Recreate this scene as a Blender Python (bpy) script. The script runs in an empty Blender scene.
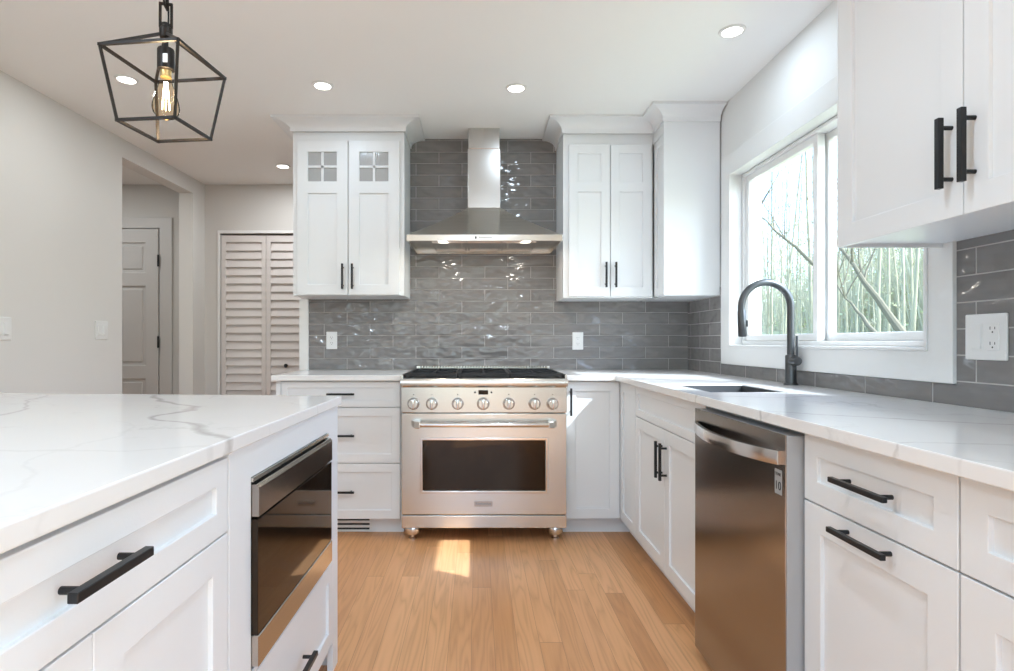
import bpy, bmesh, math, random
from mathutils import Vector, Matrix
C = bpy.context.scene.collection
sc = bpy.context.scene
PI = math.pi
R = math.radians

# ------------------------------------------------------------------ camera
F_PX = 570.0
H = 1.10                                   # camera height
cd = bpy.data.cameras.new('camera'); cam = bpy.data.objects.new('camera', cd); C.objects.link(cam)
cam.location = (0, 0, H); cam.rotation_euler = (R(90), 0, 0)
cd.sensor_fit = 'HORIZONTAL'; cd.sensor_width = 36.0
cd.lens = 36.0 * F_PX / 1014
cd.shift_x = 30 / 1014; cd.shift_y = 6.5 / 1014
cd.clip_start = 0.05; cd.clip_end = 300
sc.camera = cam

# ------------------------------------------------------------------ sky, sun, exposure
SUN_DIR = Vector((-1.0, 0.52, -1.12)).normalized()      # the way the light travels
w = bpy.data.worlds.new('sky'); sc.world = w; w.use_nodes = True
nt = w.node_tree; nt.nodes.clear()
sky = nt.nodes.new('ShaderNodeTexSky'); sky.sky_type = 'NISHITA'; sky.sun_disc = False
sky.sun_elevation = R(44); sky.sun_rotation = R(121); sky.air_density = 1.0; sky.dust_density = 2.0
bg = nt.nodes.new('ShaderNodeBackground'); bg.inputs['Strength'].default_value = 0.80
wo = nt.nodes.new('ShaderNodeOutputWorld')
tint = nt.nodes.new('ShaderNodeMix'); tint.data_type = 'RGBA'; tint.blend_type = 'MULTIPLY'; tint.inputs[0].default_value = 1
tint.inputs[7].default_value = (0.875, 1.0, 1.10, 1)
nt.links.new(sky.outputs[0], tint.inputs[6]); nt.links.new(tint.outputs[2], bg.inputs['Color']); nt.links.new(bg.outputs[0], wo.inputs['Surface'])
sl = bpy.data.lights.new('sun', 'SUN'); sl.energy = 6.5; sl.angle = R(0.6); sl.color = (0.84, 0.98, 1.09)
so = bpy.data.objects.new('sun', sl); C.objects.link(so); so.location = (8, -4, 9)
so.rotation_euler = SUN_DIR.to_track_quat('-Z', 'Y').to_euler()
CAN_POWER = 2.0
CAN_COLOR = (0.775, 0.965, 1.15)
REAR_POWER = 10.0
sc.view_settings.view_transform = 'Standard'; sc.view_settings.look = 'None'
sc.view_settings.gamma = 1; sc.view_settings.use_curve_mapping = False
sc.view_settings.exposure = 0.22
sc.cycles.max_bounces = 10; sc.cycles.diffuse_bounces = 4; sc.cycles.glossy_bounces = 5
sc.cycles.transparent_max_bounces = 24
sc.cycles.sample_clamp_indirect = 6.0
sc.cycles.use_denoising = True
def portal(loc, rot, sx, sy):
    l = bpy.data.lights.new('daylight_portal', 'AREA'); l.shape = 'RECTANGLE'; l.size = sx; l.size_y = sy
    l.cycles.is_portal = True
    o = bpy.data.objects.new('daylight_portal', l); C.objects.link(o); o.location = loc; o.rotation_euler = rot
portal((1.64, -1.45, 1.255), (0, R(90), 0), 1.6, 1.9)
portal((1.66, 2.505, 1.57), (0, R(90), 0), 0.98, 1.40)

# ------------------------------------------------------------------ numbers of the room
CEIL = 2.465
CT = 0.913; CB = 0.883                      # countertop top, underside
WB = 3.84                                   # back wall plane
WR = 1.425                                  # right wall plane
FAR = 4.94                                  # far wall of the passage
REAR = -3.0
FB = 3.23                                   # door plane of the back run
FR = 0.81                                   # door plane of the right run
def wl(y): return -2.394 + (y - 2.86) * 0.0165        # left wall plane

# ------------------------------------------------------------------ materials
MATS = {}
def mat(name, col, rough=0.5, metal=0.0, **k):
    m = bpy.data.materials.new(name); m.use_nodes = True
    b = m.node_tree.nodes['Principled BSDF']
    b.inputs['Base Color'].default_value = (*col, 1); b.inputs['Roughness'].default_value = rough
    b.inputs['Metallic'].default_value = metal
    for kk, v in k.items(): b.inputs[kk.replace('_', ' ')].default_value = v
    MATS[name] = m
    return m
class NG:
    """small helper around a material's node tree"""
    def __init__(s, m): s.m = m; s.t = m.node_tree; s.b = s.t.nodes['Principled BSDF']
    def n(s, typ, **k):
        x = s.t.nodes.new(typ)
        for kk, v in k.items(): setattr(x, kk, v)
        return x
    def l(s, a, b): s.t.links.new(a, b)
    def math(s, op, a, b=None, c=None, clamp=False):
        x = s.n('ShaderNodeMath', operation=op); x.use_clamp = clamp
        for i, v in enumerate((a, b, c)):
            if v is None: continue
            if isinstance(v, (int, float)): x.inputs[i].default_value = v
            else: s.l(v, x.inputs[i])
        return x.outputs[0]
    def obj(s):
        return s.n('ShaderNodeTexCoord').outputs['Object']
    def xyz(s, v):
        x = s.n('ShaderNodeSeparateXYZ'); s.l(v, x.inputs[0]); return x.outputs
    def comb(s, x, y, z):
        c = s.n('ShaderNodeCombineXYZ')
        for i, v in enumerate((x, y, z)):
            if isinstance(v, (int, float)): c.inputs[i].default_value = v
            else: s.l(v, c.inputs[i])
        return c.outputs[0]
    def scale(s, v, sx, sy, sz):
        mp = s.n('ShaderNodeMapping'); mp.inputs['Scale'].default_value = (sx, sy, sz); s.l(v, mp.inputs[0]); return mp.outputs[0]
    def noise(s, v, sc_, det=2.0, rough=0.5):
        x = s.n('ShaderNodeTexNoise'); x.inputs['Scale'].default_value = sc_; x.inputs['Detail'].default_value = det
        x.inputs['Roughness'].default_value = rough
        if v is not None: s.l(v, x.inputs['Vector'])
        return x.outputs['Fac']
    def ramp(s, f, stops):
        x = s.n('ShaderNodeValToRGB'); e = x.color_ramp.elements
        while len(e) < len(stops): e.new(0.5)
        for el, (p, c) in zip(e, stops): el.position = p; el.color = (*c, 1)
        s.l(f, x.inputs[0]); return x.outputs[0]
    def mix(s, f, a, b, blend='MIX'):
        x = s.n('ShaderNodeMix', data_type='RGBA', blend_type=blend)
        for i, v in ((0, f), (6, a), (7, b)):
            if isinstance(v, (int, float)): x.inputs[i].default_value = v
            elif isinstance(v, tuple): x.inputs[i].default_value = (*v, 1)
            else: s.l(v, x.inputs[i])
        return x.outputs[2]
    def bump(s, h, strength, dist):
        x = s.n('ShaderNodeBump'); x.inputs['Strength'].default_value = strength; x.inputs['Distance'].default_value = dist
        s.l(h, x.inputs['Height']); s.l(x.outputs[0], s.b.inputs['Normal']); return x

def painted(name, col, rough, amp=0.02, scl=90):
    m = mat(name, col, rough); g = NG(m)
    o = g.obj(); f = g.noise(o, scl, 3)
    g.bump(f, 0.08, 0.002)
    c2 = tuple(min(1, c * (1 + amp)) for c in col); c1 = tuple(c * (1 - amp) for c in col)
    g.l(g.mix(g.noise(o, 1.3, 2), c1, c2), g.b.inputs['Base Color'])
    return m
WALLP = painted('wall paint', (0.74, 0.725, 0.70), 0.6)
CEILP = painted('ceiling paint', (0.925, 0.925, 0.915), 0.75)
WALLW = painted('window wall paint', (0.80, 0.80, 0.785), 0.6)
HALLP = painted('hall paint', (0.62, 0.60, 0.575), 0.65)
WHITE = painted('cabinet white', (0.825, 0.84, 0.85), 0.36, 0.008, 200)
TRIMW = painted('trim white', (0.80, 0.80, 0.79), 0.35, 0.008, 200)
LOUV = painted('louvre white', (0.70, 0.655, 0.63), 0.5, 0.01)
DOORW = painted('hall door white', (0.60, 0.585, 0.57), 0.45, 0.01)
VINYL = painted('vinyl white', (0.84, 0.84, 0.83), 0.3, 0.005)
PLATE = mat('plate white', (0.82, 0.82, 0.81), 0.3)
SLOT = mat('slot dark', (0.03, 0.03, 0.03), 0.6)
BLACK = mat('matte black metal', (0.016, 0.017, 0.019), 0.38, 0.3)
GUN = mat('gunmetal', (0.10, 0.105, 0.11), 0.33, 0.85)
IRON = mat('cast iron', (0.012, 0.012, 0.013), 0.55)
CAV = mat('dark cavity', (0.02, 0.02, 0.02), 0.7)
BRONZE = mat('lantern dark bronze', (0.022, 0.018, 0.016), 0.45, 0.5)
GREYPL = mat('grey tub', (0.45, 0.46, 0.47), 0.45, 0.3)
SINKM = mat('sink dark composite', (0.03, 0.034, 0.04), 0.45, Specular_IOR_Level=0.35)
def steel(name, col, rough, axis='x', aniso=0.5):
    m = mat(name, col, rough, 1.0); g = NG(m)
    o = g.obj()
    s_ = {'x': (3, 420, 420), 'y': (420, 3, 420), 'z': (420, 420, 3)}[axis]
    f = g.noise(g.scale(o, *s_), 1.0, 3)
    g.l(g.math('MULTIPLY_ADD', f, 0.02, rough - 0.01), g.b.inputs['Roughness'])
    return m
STEEL = steel('brushed steel', (0.71, 0.695, 0.655), 0.25, 'x')
STEELV = steel('brushed steel upright', (0.57, 0.555, 0.535), 0.27, 'z')
STEELP = mat('polished steel', (0.74, 0.72, 0.70), 0.16, 1.0)
STEELM = steel('mid steel', (0.50, 0.465, 0.43), 0.22, 'x')
DARKSTEEL = steel('dark steel', (0.36, 0.335, 0.315), 0.2, 'x')
GLASSK = mat('oven glass', (0.010, 0.007, 0.005), 0.04)
GLASSK.node_tree.nodes['Principled BSDF'].inputs['Specular IOR Level'].default_value = 0.5
GLASSK.node_tree.nodes['Principled BSDF'].inputs['Specular Tint'].default_value = (1, .80, .62, 1)

def glass(name, fac, rough=0.0, tint=(1, 1, 1)):
    m = bpy.data.materials.new(name); m.use_nodes = True; t = m.node_tree; t.nodes.clear()
    tr = t.nodes.new('ShaderNodeBsdfTransparent'); tr.inputs[0].default_value = (*tint, 1)
    gl = t.nodes.new('ShaderNodeBsdfGlossy'); gl.inputs['Roughness'].default_value = rough
    lw = t.nodes.new('ShaderNodeLayerWeight'); lw.inputs['Blend'].default_value = fac
    mx = t.nodes.new('ShaderNodeMixShader'); o = t.nodes.new('ShaderNodeOutputMaterial')
    t.links.new(lw.outputs['Fresnel'], mx.inputs[0]); t.links.new(tr.outputs[0], mx.inputs[1])
    t.links.new(gl.outputs[0], mx.inputs[2]); t.links.new(mx.outputs[0], o.inputs['Surface'])
    return m
PANE = glass('window glass', 0.06)
BULB = glass('bulb glass', 0.07, 0.0, (1, 0.93, 0.82))
def emit(name, col, s):
    m = bpy.data.materials.new(name); m.use_nodes = True
    b = m.node_tree.nodes['Principled BSDF']; b.inputs['Base Color'].default_value = (*col, 1)
    b.inputs['Emission Color'].default_value = (*col, 1); b.inputs['Emission Strength'].default_value = s
    return m
LEDM = emit('led lens', (1, 0.97, 0.92), 6.0)
FILM = emit('filament', (1, 0.75, 0.42), 40.0)

# seeded cabinet glass (ribbed, greyish)
SEED = mat('ribbed cabinet glass', (0.42, 0.42, 0.415), 0.18)
g = NG(SEED); o = g.obj(); g.bump(g.noise(g.scale(o, 140, 140, 18), 1.0, 1), 0.5, 0.003)

# glazed grey brick tile: u = wall direction, v = height
def tile_mat(name, axis, c, dv=0.0):
    m = mat(name, (0.2, 0.2, 0.2), 0.08); g = NG(m)
    p = g.xyz(g.obj())
    u = g.math('ADD', p[axis], c); v = g.math('ADD', p[2], -CT + 0.077 * 20 + dv)
    vec = g.comb(u, v, 0)
    br = g.n('ShaderNodeTexBrick'); br.offset = 0.5; br.offset_frequency = 2
    g.l(vec, br.inputs['Vector'])
    br.inputs['Color1'].default_value = (0.175, 0.165, 0.162, 1); br.inputs['Color2'].default_value = (0.225, 0.214, 0.210, 1)
    br.inputs['Mortar'].default_value = (0.50, 0.48, 0.46, 1); br.inputs['Scale'].default_value = 1.0
    br.inputs['Mortar Size'].default_value = 0.0021; br.inputs['Mortar Smooth'].default_value = 0.2
    br.inputs['Brick Width'].default_value = 0.3086; br.inputs['Row Height'].default_value = 0.077
    streak = g.noise(g.scale(vec, 6, 60, 1), 1.0, 3)
    col = g.mix(g.math('MULTIPLY', streak, 0.5), br.outputs['Color'], (0.28, 0.27, 0.266))
    keep = g.mix(br.outputs['Fac'], col, (0.50, 0.48, 0.46))
    g.l(keep, g.b.inputs['Base Color'])
    g.l(g.math('MULTIPLY_ADD', br.outputs['Fac'], 0.6, 0.09), g.b.inputs['Roughness'])
    wav = g.noise(g.scale(vec, 10, 17, 1), 1.0, 1.0)
    h = g.math('SUBTRACT', g.math('MULTIPLY', wav, 1.0), g.math('MULTIPLY', br.outputs['Fac'], 0.5))
    g.bump(h, 1.0, 0.018)
    return m
TILE_B = tile_mat('glazed tile back', 0, 0.7187 + 0.3086 * 10)
TILE_R = tile_mat('glazed tile right', 1, 0.3086 * 14 - 1.618 + 0.0, 0.0055)

# oak strip floor, boards run along y
def floor_mat():
    m = mat('oak strip floor', (0.5, 0.3, 0.15), 0.3, Specular_IOR_Level=0.35); g = NG(m)
    p = g.xyz(g.obj())
    bw = 0.083
    fx = g.math('DIVIDE', g.math('ADD', p[0], 5.0), bw)
    ix = g.math('FLOOR', fx)
    wn = g.n('ShaderNodeTexWhiteNoise', noise_dimensions='1D'); g.l(ix, wn.inputs['W'])
    fy = g.math('ADD', g.math('DIVIDE', g.math('ADD', p[1], 6.0), 1.9), g.math('MULTIPLY', wn.outputs['Value'], 7.3))
    iy = g.math('FLOOR', fy)
    wn2 = g.n('ShaderNodeTexWhiteNoise', noise_dimensions='2D'); g.l(g.comb(ix, iy, 0), wn2.inputs['Vector'])
    rnd = wn2.outputs['Value']
    off = g.math('MULTIPLY', rnd, 40.0)
    vec = g.comb(g.math('ADD', p[0], off), g.math('ADD', p[1], g.math('MULTIPLY', rnd, 17.0)), off)
    fine = g.noise(g.scale(vec, 170, 5.0, 1), 1.0, 4, 0.6)
    wv = g.n('ShaderNodeTexNoise'); wv.inputs['Scale'].default_value = 1.0; wv.inputs['Detail'].default_value = 2
    g.l(g.scale(vec, 12, 0.75, 1), wv.inputs['Vector'])
    rings = g.math('FRACT', g.math('MULTIPLY', wv.outputs['Fac'], 11.0))
    rings = g.math('ABSOLUTE', g.math('SUBTRACT', rings, 0.5))
    tone = g.ramp(rnd, [(0.0, (0.55, 0.245, 0.095)), (0.3, (0.66, 0.325, 0.14)), (0.7, (0.80, 0.43, 0.21)), (1.0, (0.60, 0.28, 0.12))])
    dark = g.mix(g.math('MULTIPLY', g.math('POWER', g.math('SUBTRACT', 1.0, g.math('MULTIPLY', rings, 2.0)), 2.0), 0.40), tone, (0.33, 0.135, 0.045))
    col = g.mix(g.math('MULTIPLY', fine, 0.5), dark, (0.84, 0.47, 0.23))
    ex = g.math('ABSOLUTE', g.math('SUBTRACT', g.math('FRACT', fx), 0.5))
    ey = g.math('ABSOLUTE', g.math('SUBTRACT', g.math('FRACT', fy), 0.5))
    gap = g.math('MAXIMUM', g.math('GREATER_THAN', ex, 0.4915), g.math('GREATER_THAN', ey, 0.4993))
    col = g.mix(g.math('MULTIPLY', gap, 0.6), col, (0.22, 0.10, 0.04))
    g.l(col, g.b.inputs['Base Color'])
    g.l(g.math('MULTIPLY_ADD', fine, 0.12, 0.26), g.b.inputs['Roughness'])
    g.bump(g.math('SUBTRACT', g.math('MULTIPLY', fine, 0.25), gap), 0.12, 0.0015)
    return m
OAK = floor_mat()

# white quartz with soft grey veins.  veins: list of (axis the vein runs along, [(t, s), ...], width, strength)
def quartz(name, veins, origin):
    m = mat(name, (0.85, 0.84, 0.83), 0.13); g = NG(m)
    o = g.obj(); p0 = g.xyz(o)
    p = [g.math('ADD', p0[i], origin[i]) for i in range(3)]
    vec = g.comb(*p)
    wob = g.math('MULTIPLY_ADD', g.noise(vec, 9, 4, 0.6), 0.07, -0.035)
    wid = g.noise(vec, 5, 2)
    acc = None
    for ax, pts, wd, st in veins:
        t0, t1 = pts[0][0], pts[-1][0]
        s0, s1 = min(q[1] for q in pts) - .01, max(q[1] for q in pts) + .01
        fc = g.n('ShaderNodeFloatCurve'); cv = fc.mapping.curves[0]
        for i, (a, b) in enumerate(pts):
            q = ((a - t0) / (t1 - t0), (b - s0) / (s1 - s0))
            if i == 0: cv.points[0].location = q
            elif i == len(pts) - 1: cv.points[len(cv.points) - 1].location = q
            else: cv.points.new(*q)
        fc.mapping.update()
        tt = g.math('DIVIDE', g.math('SUBTRACT', p[ax], t0), t1 - t0)
        inside = g.math('MULTIPLY', g.math('GREATER_THAN', tt, 0.0), g.math('LESS_THAN', tt, 1.0))
        g.l(tt, fc.inputs['Value'])
        target = g.math('MULTIPLY_ADD', fc.outputs[0], s1 - s0, s0)
        d = g.math('ABSOLUTE', g.math('ADD', g.math('SUBTRACT', p[1 - ax], target), wob))
        ww = g.math('MULTIPLY_ADD', wid, wd * 1.6, wd * 0.2)
        f = g.math('SUBTRACT', 1.0, g.math('DIVIDE', d, ww), clamp=True)
        f = g.math('MULTIPLY', g.math('MULTIPLY', g.math('POWER', f, 0.7), st), inside)
        acc = f if acc is None else g.math('MAXIMUM', acc, f)
    # faint scattered veins
    n1 = g.noise(vec, 2.3, 5, 0.55)
    f1 = g.math('SUBTRACT', 1.0, g.math('DIVIDE', g.math('ABSOLUTE', g.math('SUBTRACT', n1, 0.5)), 0.012), clamp=True)
    f1 = g.math('MULTIPLY', f1, g.math('MULTIPLY', g.math('SUBTRACT', g.noise(vec, 3.1, 2), 0.42, clamp=True), 1.0))
    acc = f1 if acc is None else g.math('MAXIMUM', acc, f1)
    cloud = g.mix(g.noise(vec, 4, 4), (0.83, 0.815, 0.80), (0.88, 0.875, 0.865))
    g.l(g.mix(acc, cloud, (0.40, 0.375, 0.355)), g.b.inputs['Base Color'])
    return m

# ------------------------------------------------------------------ mesh helpers
def NB(): return bmesh.new()
def box(bm, x0, x1, y0, y1, z0, z1):
    vs = [bm.verts.new((x, y, z)) for x in (x0, x1) for y in (y0, y1) for z in (z0, z1)]
    for f in ((0, 1, 3, 2), (4, 6, 7, 5), (0, 4, 5, 1), (2, 3, 7, 6), (0, 2, 6, 4), (1, 5, 7, 3)):
        bm.faces.new([vs[i] for i in f])
    return bm
def plate(bm, us, vs, present, t0, t1, axes='xzy'):
    """cells of a grid extruded from t0 to t1 with only the outer faces; axes names the u, v and t axes"""
    ix = {'x': 0, 'y': 1, 'z': 2}; a, b, c = (ix[q] for q in axes)
    cache = {}
    def V(i, j, t):
        k = (i, j, t)
        if k not in cache:
            co = [0, 0, 0]; co[a] = us[i]; co[b] = vs[j]; co[c] = (t0, t1)[t]; cache[k] = bm.verts.new(co)
        return cache[k]
    n, m = len(us) - 1, len(vs) - 1
    P = lambda i, j: 0 <= i < n and 0 <= j < m and present(i, j)
    for i in range(n):
        for j in range(m):
            if not P(i, j): continue
            q = [(i, j), (i + 1, j), (i + 1, j + 1), (i, j + 1)]
            bm.faces.new([V(*k, 0) for k in q]); bm.faces.new([V(*k, 1) for k in reversed(q)])
            for (di, dj), (k1, k2) in (((0, -1), (q[0], q[1])), ((1, 0), (q[1], q[2])), ((0, 1), (q[2], q[3])), ((-1, 0), (q[3], q[0]))):
                if not P(i + di, j + dj):
                    bm.faces.new([V(*k1, 0), V(*k1, 1), V(*k2, 1), V(*k2, 0)])
    return bm
def fix(bm): bmesh.ops.recalc_face_normals(bm, faces=bm.faces[:]); return bm
def bevel(bm, off, seg=2, ang=30):
    fix(bm)
    es = [e for e in bm.edges if len(e.link_faces) == 2 and e.calc_face_angle(0) > R(ang)]
    bmesh.ops.bevel(bm, geom=es, offset=off, segments=seg, profile=0.5, affect='EDGES', clamp_overlap=True)
    return bm
def xform(bm, M): bmesh.ops.transform(bm, matrix=M, verts=bm.verts[:]); return bm
def join(bm, other):
    me = bpy.data.meshes.new('tmp'); other.to_mesh(me); bm.from_mesh(me); bpy.data.meshes.remove(me); other.free(); return bm
def frame_of(d, up=Vector((0, 0, 1))):
    d = d.normalized()
    if abs(d.dot(up)) > 0.99: up = Vector((0, 1, 0))
    a = d.cross(up).normalized(); return a, a.cross(d).normalized()
def sweep(bm, pts, rad, n=12, cap=True, rot=0.0):
    pts = [Vector(p) for p in pts]; rings = []
    d0 = (pts[1] - pts[0]).normalized(); a, b = frame_of(d0)
    for i, p in enumerate(pts):
        if i == 0: d = pts[1] - pts[0]
        elif i == len(pts) - 1: d = pts[-1] - pts[-2]
        else: d = (pts[i] - pts[i - 1]).normalized() + (pts[i + 1] - pts[i]).normalized()
        d = d.normalized()
        a = (a - d * a.dot(d)).normalized(); b = a.cross(d)
        r = rad[i] if isinstance(rad, (list, tuple)) else rad
        rings.append([bm.verts.new(p + (a * math.cos(rot + 2 * PI * k / n) + b * math.sin(rot + 2 * PI * k / n)) * r) for k in range(n)])
    for q0, q1 in zip(rings, rings[1:]):
        for k in range(n): bm.faces.new([q0[k], q0[(k + 1) % n], q1[(k + 1) % n], q1[k]])
    if cap: bm.faces.new(rings[0]); bm.faces.new(list(reversed(rings[-1])))
    return bm
def cyl(bm, p, q, r, n=24): return sweep(bm, [p, q], r, n)
def beam(bm, p, q, wd): return sweep(bm, [p, q], wd / 2 * math.sqrt(2), 4, True, PI / 4)
def lathe(bm, prof, n=32, cx=0, cy=0):
    """prof: (radius, z) from bottom to top"""
    rings = []
    for r, z in prof:
        if r < 1e-6: rings.append([bm.verts.new((cx, cy, z))])
        else: rings.append([bm.verts.new((cx + r * math.cos(2 * PI * k / n), cy + r * math.sin(2 * PI * k / n), z)) for k in range(n)])
    for a, b in zip(rings, rings[1:]):
        if len(a) == 1 and len(b) == 1: continue
        for k in range(n):
            k2 = (k + 1) % n
            if len(a) == 1: bm.faces.new([a[0], b[k2], b[k]])
            elif len(b) == 1: bm.faces.new([a[k], a[k2], b[0]])
            else: bm.faces.new([a[k], a[k2], b[k2], b[k]])
    for rg in (rings[0], rings[-1]):
        if len(rg) > 2: bm.faces.new(rg)
    return bm
def crown(bm, path, prof, start=0, end=0):
    """path: (x, y) polyline, outward is its right hand; prof: (outset, z) closed polygon"""
    P = [Vector(p) for p in path]; rings = []
    for i, p in enumerate(P):
        ns = []
        if i > 0: d = (P[i] - P[i - 1]).normalized(); ns.append(Vector((d.y, -d.x)))
        if i < len(P) - 1: d = (P[i + 1] - P[i]).normalized(); ns.append(Vector((d.y, -d.x)))
        if len(ns) == 2:
            mm = ns[0] + ns[1]; mm = mm / (mm.dot(ns[0]))
        else: mm = ns[0]
        sh = start if i == 0 else -end if i == len(P) - 1 else 0     # mitre into an inside corner
        rings.append([bm.verts.new((p.x + mm.x * o_ + sh * o_, p.y + mm.y * o_, z)) for o_, z in prof])
    n = len(prof)
    for a, b in zip(rings, rings[1:]):
        for k in range(n): bm.faces.new([a[k], a[(k + 1) % n], b[(k + 1) % n], b[k]])
    bm.faces.new(rings[0]); bm.faces.new(list(reversed(rings[-1])))
    return bm
def obj(name, bm, m, parent=None, smooth=False, **props):
    fix(bm); me = bpy.data.meshes.new(name); bm.to_mesh(me); bm.free()
    for mm in (m if isinstance(m, (list, tuple)) else [m]): me.materials.append(mm)
    if smooth:
        for p in me.polygons: p.use_smooth = True
        try: me.set_sharp_from_angle(angle=R(35))
        except Exception: pass
    o = bpy.data.objects.new(name, me); C.objects.link(o)
    if parent is not None: o.parent = parent
    for k, v in props.items(): o[k] = v
    return o
def tag(o, label, cat, group=None, kind=None):
    o['label'] = label; o['category'] = cat
    if group: o['group'] = group
    if kind: o['kind'] = kind
    return o
def thing(name, label, cat, loc=(0, 0, 0), rz=0.0, group=None):
    o = bpy.data.objects.new(name, None); C.objects.link(o); o.empty_display_size = 0.1
    o.location = loc; o.rotation_euler = (0, 0, rz)
    return tag(o, label, cat, group)
def struct(name, bm, m, label=None, cat=None):
    o = obj(name, bm, m); o['kind'] = 'structure'
    if label: o['label'] = label
    if cat: o['category'] = cat
    return o
def rebase(o, base):
    """moves the origin of a one-mesh thing to its base"""
    o.data.transform(Matrix.Translation(-Vector(base))); o.location = base; return o
def text_bm(s, size, depth=0.0004):
    cu = bpy.data.curves.new('tmp', 'FONT'); cu.body = s; cu.size = size; cu.extrude = depth; cu.align_x = 'CENTER'; cu.align_y = 'CENTER'
    t = bpy.data.objects.new('tmp', cu); C.objects.link(t)
    dg = bpy.context.evaluated_depsgraph_get(); dg.update()
    me = bpy.data.meshes.new_from_object(t.evaluated_get(dg))
    bm = NB(); bm.from_mesh(me); bpy.data.objects.remove(t); bpy.data.meshes.remove(me); bpy.data.curves.remove(cu)
    return bm

# ------------------------------------------------------------------ room shell
bm = NB(); box(bm, -4.2, 1.6, REAR - .1, FAR + .12, -0.05, 0.0)
struct('floor', bm, OAK, 'honey oak strip floor', 'floor')
bm = NB(); box(bm, -4.2, 1.6, REAR - .1, FAR + .12, CEIL, CEIL + .08)
struct('ceiling', bm, CEILP, 'flat white ceiling', 'ceiling')
# right wall with the window opening; the unseen second one is added for daylight
WY0, WY1, WZ0, WZ1 = 1.777, 3.175, 1.072, 2.04
bm = NB(); plate(bm, [REAR, -2.4, -0.5, WY0, WY1, FAR], [0, .45, WZ0, WZ1, CEIL], lambda i, j: not ((i == 3 and j == 2) or (i == 1 and j in (1, 2))), WR, WR + .15, 'yzx')
struct('wall_right', bm, WALLW, 'white painted wall around the window', 'wall')
# back wall stub behind the range
bm = NB(); box(bm, -1.19, WR, WB, WB + .12, 0, CEIL)
struct('wall_back', bm, WALLP, 'wall stub behind the range', 'wall')
# glazed tile
bm = NB(); box(bm, -1.131, WR - .008, WB - .008, WB - .0005, CT, CEIL - .001)
struct('wall_tile', bm, TILE_B, 'grey glazed brick tile behind the range and hood', 'tile')
bm = NB(); plate(bm, [0.30, 1.684, 3.285, WB - .008], [CT, .974, 1.42], lambda i, j: not (i == 1 and j == 1), WR - .008, WR - .0005, 'yzx')
struct('wall_tile', bm, TILE_R, 'grey glazed brick tile beside and under the window', 'tile')
# white strip closing the tile at the wall's end
bm = NB(); box(bm, -1.192, -1.131, WB - .02, WB - .0005, CT, 1.386); bevel(bm, .002)
struct('trim_1', bm, TRIMW, 'white upright trim closing the tile at the wall end', 'trim')
# far wall with the closet opening
CX0, CX1, CZ = -2.225, -0.66, 2.04
bm = NB(); plate(bm, [-4.2, CX0, CX1, 1.6], [0, CZ, CEIL], lambda i, j: not (i == 1 and j == 0), FAR, FAR + .1)
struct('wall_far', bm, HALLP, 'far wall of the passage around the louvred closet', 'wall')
bm = NB(); box(bm, CX0 - .02, CX1 + .02, FAR + .105, FAR + .12, 0, CZ + .05)
struct('wall_closet_shade', bm, CAV)  # near-black panel: the closet's inner shade put into its colour
# left wall (its line is a little off square) with the opening to the hall
OY0, OY1, OZ = 3.82, 4.74, 2.34
bm = NB()
plate(bm, [REAR, OY0, OY1, FAR], [0, OZ, CEIL], lambda i, j: not (i == 1 and j == 0), 0, -.115, 'yzx')
for v in bm.verts: v.co.x += wl(v.co.y)
struct('wall_left', bm, WALLP, 'beige white wall with an opening to the hall', 'wall')
# hall behind the opening
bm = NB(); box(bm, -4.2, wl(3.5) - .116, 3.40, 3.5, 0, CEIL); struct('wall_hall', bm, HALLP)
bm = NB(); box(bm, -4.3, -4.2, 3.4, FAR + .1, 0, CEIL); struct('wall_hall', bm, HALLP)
# rear wall behind the camera with a wide opening added to let in daylight
bm = NB(); plate(bm, [-4.2, -1.8, 0.7, 1.6], [0, .45, 2.1, CEIL], lambda i, j: not (i == 1 and j == 1), REAR - .1, REAR)
struct('wall_rear', bm, WALLP, 'wall behind the camera with a wide opening added for daylight', 'wall')
portal((-0.55, REAR - .05, 1.275), (R(90), 0, 0), 2.5, 1.65)
# baseboard
bm = NB(); plate(bm, [REAR, OY0], [0, .10], lambda i, j: True, .0005, .014, 'yzx')
for v in bm.verts: v.co.x += wl(v.co.y)
struct('baseboard_left', bm, TRIMW)
bm = NB(); box(bm, wl(FAR) + .01, CX0 - .065, FAR - .014, FAR - .0005, 0, .1)
struct('baseboard_far', bm, TRIMW)

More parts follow.
